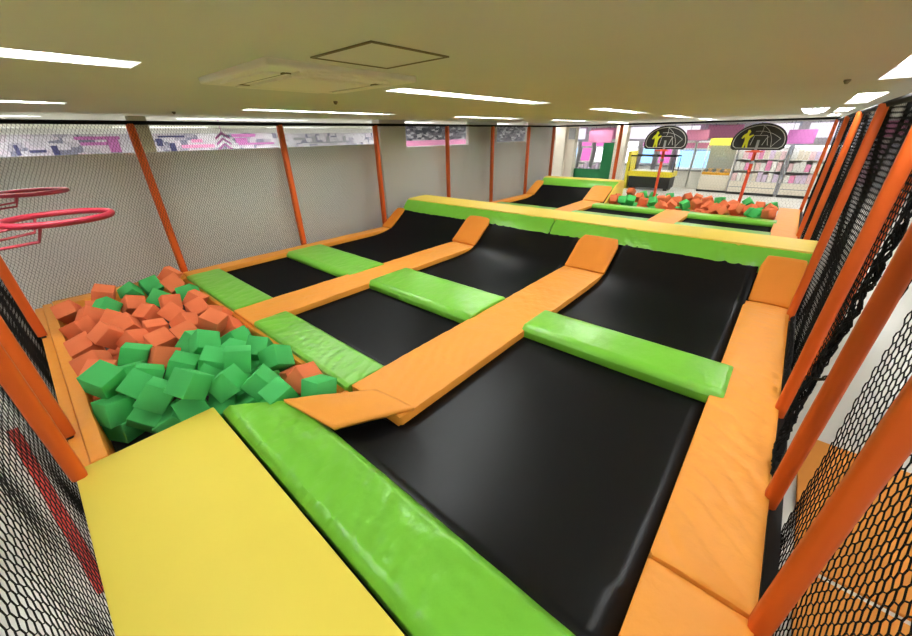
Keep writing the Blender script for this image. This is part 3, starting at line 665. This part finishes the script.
# torn, gathered net edge in the right opening
t = thing('torn_net', 'torn black net bunched along the edge of the right opening', 'net', (XR, 3.3, 0))
def bunch(name, pts, r, n=7, spread=.03, seed=0):
    rr = random.Random(seed); bm = bmesh.new()
    p0 = smooth_path(pts, .06, 6)
    for k in range(n):
        f1, f2, a1, a2 = rr.uniform(3, 7), rr.uniform(3, 7), rr.uniform(0, 6), rr.uniform(0, 6)
        ps = [q + V((spread * .5 * math.sin(f1 * i * .25 + a1), spread * math.sin(f2 * i * .22 + a2), spread * .4 * math.sin(i * .4 + a1))) for i, q in enumerate(p0)]
        tube(bm, ps, r, 5)
    o = link_mesh(name, bm, M['net'], t, 60); o.location = (-XR, -3.3, 0)
bunch('gathered_edge', [(XR + .05, 3.22, 2.15), (XR + .05, 3.2, 1.45), (XR + .04, 3.2, .9), (XR, 3.12, .4), (.47, 2.9, .08), (.45, 2.62, .03), (.47, 2.50, .05)], .006, 14, .045, 1)
bunch('hanging_strand', [(XR + .02, 2.42, 1.55), (XR + .03, 2.5, 1.0), (XR + .02, 2.85, .62), (XR, 3.25, .40)], .006, 4, .012, 2)
bunch('bottom_edge', [(XR - .01, 3.4, .02), (XR - .03, 3.9, .05), (XR - .01, 4.6, .02), (XR - .02, 5.4, .04)], .006, 9, .03, 3)

# ------------------------------------------------------------------ wall hoops at the left
def wall_hoop(lab, X, Y, Z):
    t = thing('basketball_hoop', lab, 'basketball hoop', (X, Y, Z))
    bm = bmesh.new(); tube(bm, [(.225 * math.cos(a), .225 * math.sin(a), 0) for a in np.linspace(0, 2 * math.pi, 48, endpoint=False)], .017, 10, closed=True)
    link_mesh('ring', bm, M['rim'], t, 60)
    bm = bmesh.new()
    yb = YN - Y
    for s in (-1, 1):
        tube(bm, [(s * .205, -.09, -.008), (s * .17, -.12, -.085), (s * .09, yb, -.12)], .008, 6)
        tube(bm, [(s * .12, -.19, -.012), (s * .07, yb, -.06)], .007, 6)
    link_mesh('bracket', bm, M['rim'], t, 60)
    bm = bmesh.new(); box(bm, -.08, .08, yb - .012, yb, -.14, .06, bev=.004); link_mesh('mount_plate', bm, M['rim'], t)
    return t
wall_hoop('red basketball rim over the foam pit, the larger nearer one at the left edge', -3.05, .10, 1.62)
wall_hoop('red basketball rim over the foam pit, the smaller farther one at the left edge', -4.9, .07, 1.62)

# ------------------------------------------------------------------ standing hoops at the far pit
def curve_strip(bm, pts, w, y, closed=False):
    """flat raised line of width w in the board plane (x, z), front at y"""
    p = [V((a, 0, b)) for a, b in pts]; N = len(p); L = []; Rr = []
    for i in range(N):
        a = p[(i - 1) % N] if (closed or i) else p[i]; b = p[(i + 1) % N] if (closed or i < N - 1) else p[i]
        t_ = (b - a).normalized(); nn = V((-t_.z, 0, t_.x)) * w / 2
        L.append((p[i] + nn)); Rr.append(p[i] - nn)
    def vv(q, d): return bm.verts.new((q.x, y + d, q.z))
    fl = [vv(q, 0) for q in L]; fr = [vv(q, 0) for q in Rr]; bl = [vv(q, .004) for q in L]; br = [vv(q, .004) for q in Rr]
    for i in range(N if closed else N - 1):
        j = (i + 1) % N
        for A, B in ((fl, fr), (br, bl), (fr, br), (bl, fl)): bm.faces.new((A[i], A[j], B[j], B[i]))
def board_outline(w, h, ins=0.0):
    pts = [(-w / 2 + ins, .14 - (0)), (-w / 2 + .06 + ins * .7, ins)]
    pts = []
    hw = w / 2 - ins
    pts += [(-hw, .16 + ins * .3), (-hw + .02, .05 + ins), (-hw + .09, ins)] + [(hw - .09, ins), (hw - .02, .05 + ins), (hw, .16 + ins * .3)]
    top = h - ins
    for k in range(1, 20):
        a = math.pi * k / 20
        pts.append((hw * math.cos(a), .16 + ins * .3 + (top - .16 - ins * .3) * math.sin(a) ** .9))
    return pts
def stand_hoop(lab, X, Y):
    t = thing('basketball_hoop', lab, 'basketball hoop', (X, Y, -.3))
    Zb = 1.80
    w, h = 1.22, .66
    bm = prism(bmesh.new(), [(a, b + Zb) for a, b in board_outline(w, h)], 1, -.02, .02)
    bd = link_mesh('backboard', bm, M['board'], t)
    bm = bmesh.new(); curve_strip(bm, [(a, b + Zb) for a, b in board_outline(w, h, .05)], .016, -.024, closed=True)
    link_mesh('outline', bm, M['line'], bd)
    bm = bmesh.new(); curve_strip(bm, [(-.16, Zb + .12), (-.12, Zb + .36), (.16, Zb + .36), (.22, Zb + .12)], .013, -.024)
    curve_strip(bm, [(.10, Zb + .12), (.16, Zb + .30), (.20, Zb + .33)], .012, -.024)
    link_mesh('shooting_square', bm, M['line'], bd)
    bm = bmesh.new()
    for pts in ([(.30, Zb + .07), (.28, Zb + .25), (.18, Zb + .47), (.02, Zb + .60)], [(.02, Zb + .60), (.04, Zb + .46), (.0, Zb + .38)], [(-.12, Zb + .46), (.05, Zb + .47), (.28, Zb + .40), (.46, Zb + .28)], [(.46, Zb + .28), (.36, Zb + .17), (.30, Zb + .07)]):
        q = [V((a, 0, b)) for a, b in pts]; q = smooth_path([(v.x, 0, v.z) for v in q], .03, 6)
        curve_strip(bm, [(v.x, v.z) for v in q], .009, -.024)
    link_mesh('ball_lines', bm, M['line'], bd)
    fig = [(-.33, .06), (-.29, .06), (-.27, .16), (-.25, .06), (-.21, .06), (-.22, .22), (-.20, .30), (-.14, .36), (-.15, .39), (-.24, .35), (-.25, .40), (-.22, .45), (-.25, .50), (-.29, .49), (-.30, .43), (-.36, .38), (-.40, .30), (-.37, .28), (-.33, .33), (-.31, .24)]
    bm = prism(bmesh.new(), [(a, b + Zb) for a, b in fig], 1, -.026, -.018); link_mesh('printed_figure', bm, M['yell_fig'], bd)
    bm = bmesh.new(); tube(bm, [(0, .06, 0), (0, .06, Zb + .1)], .042, 12); link_mesh('pole', bm, M['rim_orange'], t, 60)
    bm = bmesh.new(); tube(bm, [(.19 * math.cos(a), -.25 + .19 * math.sin(a), Zb - .03) for a in np.linspace(0, 6.2832, 32, endpoint=False)], .013, 8, closed=True)
    box(bm, -.09, .09, -.07, .03, Zb - .06, Zb + .0, bev=.006)
    for s in (-1, 1): tube(bm, [(s * .08, -.05, Zb - .05), (s * .15, -.18, Zb - .03)], .008, 6)
    link_mesh('rim', bm, M['rim_orange'], t, 60)
    bm = bmesh.new(); box(bm, -.03, .03, -.03, .05, Zb - .03, Zb + .25, bev=.004); box(bm, -.05, .05, .0, .12, Zb - .35, Zb - .27, bev=.008); link_mesh('bracket', bm, M['grey'], t)
    bm = bmesh.new(); box(bm, -.1, .1, -.04, .16, 0, .05, bev=.02); link_mesh('base', bm, M['black'], t)
    return t
stand_hoop('standing hoop with black half-round backboard, left one behind the far pit', -3.27, 13.75)
stand_hoop('standing hoop with black half-round backboard, right one behind the far pit', -.95, 13.72)

# ------------------------------------------------------------------ hall beyond: mats, machines, racks, signs
for (a, b, c, d, m, lab) in [(.75, 2.3, 2.55, 4.05, 'mat_orange', 'orange foam floor mat outside the right opening'), (.75, 2.0, .9, 2.5, 'mat_orange', 'orange foam floor mat outside the right net nearest the camera'),
                             (2.35, 3.6, 2.2, 3.6, 'mat_white', 'white floor mat right of the orange mats')]:
    o = link_mesh('floor_mat', boxes((a, b, c, d, ZF, ZF + .025), bev=.006), M[m]); tag(o, lab, 'mat', 'floor mats outside the right net')
o = link_mesh('floor_strip', prism(bmesh.new(), [(-5.2, -.92), (-2.6, -.57), (-2.6, -.51), (-5.2, -.84)], 2, ZF, ZF + .03), M['red']); tag(o, 'red edging strip on the floor outside the near net', 'floor strip')

# crane game
t = thing('crane_game', 'prize crane machine with lit yellow sign between the two backboards', 'arcade machine', (-2.7, 21.6, ZF))
link_mesh('cabinet', boxes((-.58, .58, -.1, .8, .0, .75), bev=.02), M['cream'], t)
link_mesh('plinth', boxes((-.6, .6, -.12, .8, .0, .09)), M['black'], t)
link_mesh('prize_bed', boxes((-.56, .56, -.08, .78, .75, .86), bev=.02), M['amber'], t)
link_mesh('glass_box', boxes((-.57, .57, -.09, -.08, .86, 2.0), (-.57, -.56, -.08, .78, .86, 2.0), (.56, .57, -.08, .78, .86, 2.0)), M['glass'], t)
for sx in (-1, 1):
    link_mesh('corner_post', boxes((sx * .57 - .02, sx * .57 + .02, -.11, -.07, .75, 2.0)), M['white'], t)
link_mesh('back_panel', boxes((-.57, .57, .76, .8, .75, 2.0)), M['grey'], t)
link_mesh('sign', boxes((-.55, .55, -.12, .8, 2.0, 2.28), bev=.03), M['crane_yellow'], t)
bm = bmesh.new(); box(bm, -.05, .05, .3, .4, 1.55, 2.0); box(bm, -.2, .2, .27, .43, 1.42, 1.55, bev=.02); link_mesh('claw', bm, M['grey'], t)
for k in range(9):
    bm = bmesh.new(); bmesh.ops.create_icosphere(bm, subdivisions=2, radius=.10)
    for v in bm.verts: v.co.z *= .8
    o = link_mesh('plush_toy', bm, M['amber' if k % 3 else 'black'], None, 180); o.location = (-2.7 - .42 + .105 * k, 21.6 + .05 + .1 * (k % 3), ZF + .86 + .08)
    tag(o, 'round plush prize, %s from the left inside the yellow-signed crane machine' % ordn[k], 'plush toy', 'plush prizes in the crane machine')

# two merchandise racks
cols = ['pale_pink', 'white', 'lilac', 'cream', 'white', 'pale_pink', 'cream', 'pink', 'white', 'lilac']
def rack(lab, X, side):
    t = thing('display_rack', lab, 'shelf', (X, 21.3, ZF))
    link_mesh('drawer_base', boxes((-.84, .84, 0, .6, .1, .55), bev=.01), M['cream'], t)
    link_mesh('plinth', boxes((-.86, .86, -.02, .6, 0, .1)), M['black'], t)
    link_mesh('drawer_line', boxes((-.8, .8, -.006, 0, .31, .335)), M['grey'], t)
    link_mesh('back_panel', boxes((-.86, .86, .6, .63, 0, 1.98)), M['white'], t)
    for sx in (-1, 1): link_mesh('side_frame', boxes((sx * .85 - .02, sx * .85 + .02, -.01, .62, .0, 2.0)), M['grey'], t)
    for k, z in enumerate((.55, 1.0, 1.45)):
        link_mesh('shelf_board', boxes((-.83, .83, .02, .6, z, z + .02)), M['white'], t)
    link_mesh('top_light', boxes((-.83, .83, .0, .3, 1.95, 2.0)), M['white_lit'], t)
    for lv, z in enumerate((.57, 1.02, 1.47)):
        for k in range(9):
            c = cols[R_.randrange(len(cols))]
            w, h = R_.uniform(.075, .088), R_.uniform(.27, .40)
            bm = boxes((-w, w, -.08, .08, 0, h), bev=.012)
            box(bm, -w * .7, w * .7, -.084, -.078, h * .25, h * .7)
            o = link_mesh('toy_box', bm, M[c]); o.location = (X - .73 + .182 * k, 21.42 + R_.uniform(-.01, .05), ZF + z)
            tag(o, 'small %s toy package, %s on the %s shelf of the %s rack' % ({'pale_pink': 'pale pink'}.get(c, c), ordn[k], ('bottom', 'middle', 'top')[lv], side), 'toy package', 'toy packages on the display racks')
rack('white display rack of small toys behind the right standing hoop', -1.22, 'left')
rack('white display rack of small toys beside the right net posts', .60, 'right')

# air game table
t = thing('game_table', 'yellow and black game table behind the left standing hoop', 'game table', (-5.3, 20.6, ZF))
link_mesh('body', boxes((-.95, .95, 0, 1.0, .1, .62), bev=.03), M['black'], t)
link_mesh('playfield_rim', boxes((-1.0, 1.0, -.04, 1.04, .62, .86), bev=.03), M['yellow_plastic'], t)
link_mesh('playfield', boxes((-.9, .9, .06, .94, .862, .875)), M['white'], t)
link_mesh('end_panel', boxes((-1.15, -1.01, -.05, 1.05, 0, 1.75), bev=.02), M['yellow_plastic'], t)
bm = bmesh.new()
for p in ([(-1, 0, .86), (-1, 0, 1.55), (1, 0, 1.55), (1, 0, .86)], [(-1, 1, .86), (-1, 1, 1.55), (1, 1, 1.55), (1, 1, .86)], [(1, 0, 1.55), (1, 1, 1.55)]): tube(bm, p, .03, 8)
link_mesh('pipe_frame', bm, M['steel'], t, 60)
for sx in (-.8, .8): link_mesh('leg', boxes((sx - .08, sx + .08, .1, .9, 0, .1)), M['black'], t)

# arcade cabinets with lit screens
def cabinet(lab, X, Y, screen, top, w=.7):
    t = thing('arcade_cabinet', lab, 'arcade machine', (X, Y, ZF), 0, 'arcade cabinets at the back of the hall')
    bm = prism(bmesh.new(), [(0, 0), (0, .85), (.1, .95), (.28, 1.75), (.1, 1.8), (.1, 2.1), (.8, 2.1), (.8, 0)], 0, -w / 2, w / 2); link_mesh('body', bm, M['white'], t)
    bm = prism(bmesh.new(), [(.085, .96), (.255, 1.70), (.245, 1.703), (.075, .963)], 0, -w / 2 + .06, w / 2 - .06); link_mesh('screen', bm, M[screen], t)
    link_mesh('marquee', boxes((-w / 2 + .03, w / 2 - .03, .085, .1, 1.84, 2.07)), M[top], t)
    link_mesh('control_panel', boxes((-w / 2 + .02, w / 2 - .02, -.12, .02, .78, .86), bev=.01), M['grey'], t)
sc = ['blue_lit', 'white_lit', 'blue_lit', 'pink_lit', 'white_lit']; tp = ['pink_lit', 'magenta', 'white_lit', 'pink_lit']
for k, x in enumerate([-4.35, -3.6]):
    cabinet('white arcade cabinet with glowing blue screen, %s between the game table and crane machine' % ('left one' if k == 0 else 'right one'), x, 22.6, 'blue_lit', 'pink')
for k in range(13):
    x = -13.5 + k * .95
    cabinet('arcade cabinet in the rear row, %s from the left along the far wall' % ordn[k], x, 25.2, sc[k % 5], tp[k % 4])

# green L shaped counter
t = thing('green_counter', 'dark green L-shaped counter panel behind the far end ridge', 'counter', (-6.7, 17.2, ZF))
link_mesh('low_panel', boxes((-1.0, .2, 0, .3, 0, 1.14), bev=.01), M['bright_green'], t)
link_mesh('tall_panel', boxes((.2, .92, 0, .3, 0, 2.2), bev=.01), M['bright_green'], t)
bm = bmesh.new()
rr = random.Random(3)
for k in range(9):
    z = 1.05 + k * .12; box(bm, .70 + rr.uniform(-.02, .02), .80 + rr.uniform(0, .06), -.006, 0, z, z + rr.uniform(.03, .07))
[link_mesh('white_mark', q, M['line'], t) for q in pieces(bm)]
bm = bmesh.new()
for k in range(6): box(bm, -.9 + k * .17, -.78 + k * .17, .06, .24, 1.14, 1.2 + .1 * (k % 3), bev=.01)
for k, q in enumerate(pieces(bm)):
    o = link_mesh('toy_box', q, M['lilac']); o.location = (-6.7, 17.2, ZF); tag(o, 'lilac toy package standing on the green counter, %s from the left' % ordn[k], 'toy package', 'toy packages on the green counter')
# small dark monitor on the cream pillar
o = link_mesh('wall_monitor', boxes((-7.98, -7.70, 16.86, 16.94, 1.75, 2.2), bev=.01), M['grey']); tag(o, 'small grey monitor high on the cream pillar at the far left', 'monitor')

# signs hanging in the hall
def sign(lab, bm, mat, extra=(), cat='sign', name='hanging_sign'):
    if not extra: return tag(link_mesh(name, bm, M[mat]), lab, cat)
    t = thing(name, lab, cat); link_mesh('board', bm, M[mat], t)
    for nm, b2, m2 in extra:
        for q in pieces(b2): link_mesh(nm, q, M[m2], t)
    return t
sign('magenta banner hanging from the ceiling above the right display rack', boxes((-.6, .3, 21.95, 21.99, 1.45, 1.98)), 'magenta', [('hanger', boxes((-.5, -.48, 21.96, 21.98, 1.98, ZC), (.2, .22, 21.96, 21.98, 1.98, ZC)), 'grey')])
sign('pink banner hanging from the ceiling left of the yellow crane sign', boxes((-4.45, -3.5, 22.3, 22.34, 1.6, 2.05)), 'pink', [('hanger', boxes((-4.3, -4.28, 22.31, 22.33, 2.05, ZC), (-3.7, -3.68, 22.31, 22.33, 2.05, ZC)), 'grey')])
sign('pink banner hanging behind the green counter', boxes((-9.2, -7.9, 22.0, 22.04, 1.5, 2.1)), 'pink', [('hanger', boxes((-9, -8.98, 22.01, 22.03, 2.1, ZC), (-8.1, -8.08, 22.01, 22.03, 2.1, ZC)), 'grey')])
XS = -9.55
def lets(y0, z0, items, mat):
    bm = bmesh.new()
    for (a, b, c, d) in items: box(bm, XS, XS + .012, y0 + a, y0 + b, z0 + c, z0 + d)
    return bm
for (y0, y1, z0, z1, lab, ex) in [
    (-1.2, 1.72, 1.72, 2.12, 'white hall fascia board with magenta print, left of the olive pillar', [('magenta_print', lets(.95, 1.9, [(.0, .62, .13, .18), (.05, .45, .04, .09), (.42, .58, -.08, .14), (.2, .3, -.14, -.1)], 0), 'magenta'),
        ('dark_print', lets(0.2, 1.8, [(-.6, -.5, 0, .16), (-.4, -.2, .0, .05), (0, .05, .02, .17), (.15, .35, .05, .09), (.42, .5, 0, .15), (-1.0, -.8, .05, .2)], 0), 'navy')]),
    (2.05, 4.5, 1.72, 2.12, 'white hall fascia board with pink print, right of the olive pillar', [('magenta_print', lets(3.5, 1.9, [(0, .5, .14, .2), (.05, .3, .02, .12), (.1, .9, -.02, .02)], 0), 'magenta'),
        ('pink_print', lets(2.2, 1.85, [(.3, .9, .0, .06), (.5, .7, .1, .16)], 0), 'pink'), ('dark_print', lets(2.1, 1.85, [(0, .1, .05, .18), (.05, .5, .2, .23), (.2, .3, -.05, .1)], 0), 'navy')]),
    (4.6, 7.4, 1.7, 2.1, 'pale hall fascia board with faint grey print, left of the grey pillar', [('grey_print', lets(4.9, 1.85, [(0, .3, .1, .16), (.4, 1.6, .02, .05), (.5, .6, .05, .18), (.9, 1.0, .05, .18), (1.4, 1.5, .05, .18)], 0), 'grey')])]:
    sign(lab, boxes((XS - .04, XS, y0, y1, z0, z1)), 'fascia', ex, name='fascia_sign')
sign('dark fascia board with pink lower edge, right of the grey pillar', boxes((XS - .04, XS, 8.3, 12.1, 1.86, 2.3)), 'fascia_dark', [('pink_edge', boxes((XS - .04, XS + .01, 8.3, 12.1, 1.70, 1.86)), 'pink')], name='fascia_sign')
sign('teal grey fascia board near the far left corner', boxes((XS - .04, XS, 12.4, 17, 1.72, 2.3)), 'fascia_dark', name='fascia_sign')
M['backdrop_glow'] = emission('dim added glow', (.86, .80, .90), .75)  # added boxes, most glowing, to brighten the dark top of the far wall
for k, (a, b) in enumerate([(-13, -11.2), (-10.8, -9.0), (-8.6, -6.6), (-6.2, -4.6), (-4.2, -2.6), (-2.2, -.4), (0, 1.8), (2.2, 4.0)]):
    o = link_mesh('backdrop_box', boxes((a, b, 26.0, 26.2, 1.62, 2.26), bev=.02), M['backdrop_glow' if k % 3 != 1 else 'pink']); tag(o, '%s added backdrop box hanging at the back of the hall, %s from the left' % ('pale glowing' if k % 3 != 1 else 'pink', ordn[k]), 'sign', 'added boxes at the back of the hall')
    o2 = link_mesh('hanger', boxes((a + .3, a + .34, 26.08, 26.12, 2.26, ZC)), M['grey'], o); o2 = link_mesh('hanger', boxes((b - .34, b - .3, 26.08, 26.12, 2.26, ZC)), M['grey'], o)
# red chevrons hanging just behind the left net
bm = bmesh.new()
for k in range(3):
    z = 2.08 - .09 * k
    prism(bm, [(2.60, z - .09), (2.72, z), (2.84, z - .09), (2.84, z - .05), (2.72, z + .04), (2.60, z - .05)], 0, -7.86, -7.85)
box(bm, -7.858, -7.852, 2.715, 2.725, 2.1, ZC)
tag(link_mesh('chevron_sign', bm, M['magenta']), 'dark pink triple chevron sign hanging behind the left net', 'sign')
# crown-like white lamp
t = thing('chandelier', 'small white crown-shaped ceiling lamp near the far right corner', 'ceiling light', (-.02, 10.3, ZC))
for k in range(5):
    bm = bmesh.new(); a = (k - 2) * .35
    tube(bm, [(0, 0, -.07), (.16 * math.sin(a) * 1.2, 0, -.05), (.26 * math.sin(a) * 1.2, 0, .0)], [.02, .035, .008], 8); link_mesh('petal', bm, M['white_lit'], t, 60)
bm = bmesh.new(); tube(bm, [(0, 0, -.1), (0, 0, -.05)], [.08, .11], 12); link_mesh('cup', bm, M['white_lit'], t, 60)

# ------------------------------------------------------------------ world and view
w = bpy.data.worlds.new('world'); scn.world = w; w.use_nodes = True
w.node_tree.nodes['Background'].inputs[0].default_value = (.9, .95, 1, 1); w.node_tree.nodes['Background'].inputs[1].default_value = .3
scn.view_settings.view_transform = 'Standard'; scn.view_settings.look = 'None'
scn.view_settings.gamma = 1; scn.view_settings.use_curve_mapping = False
scn.view_settings.exposure = 0.85
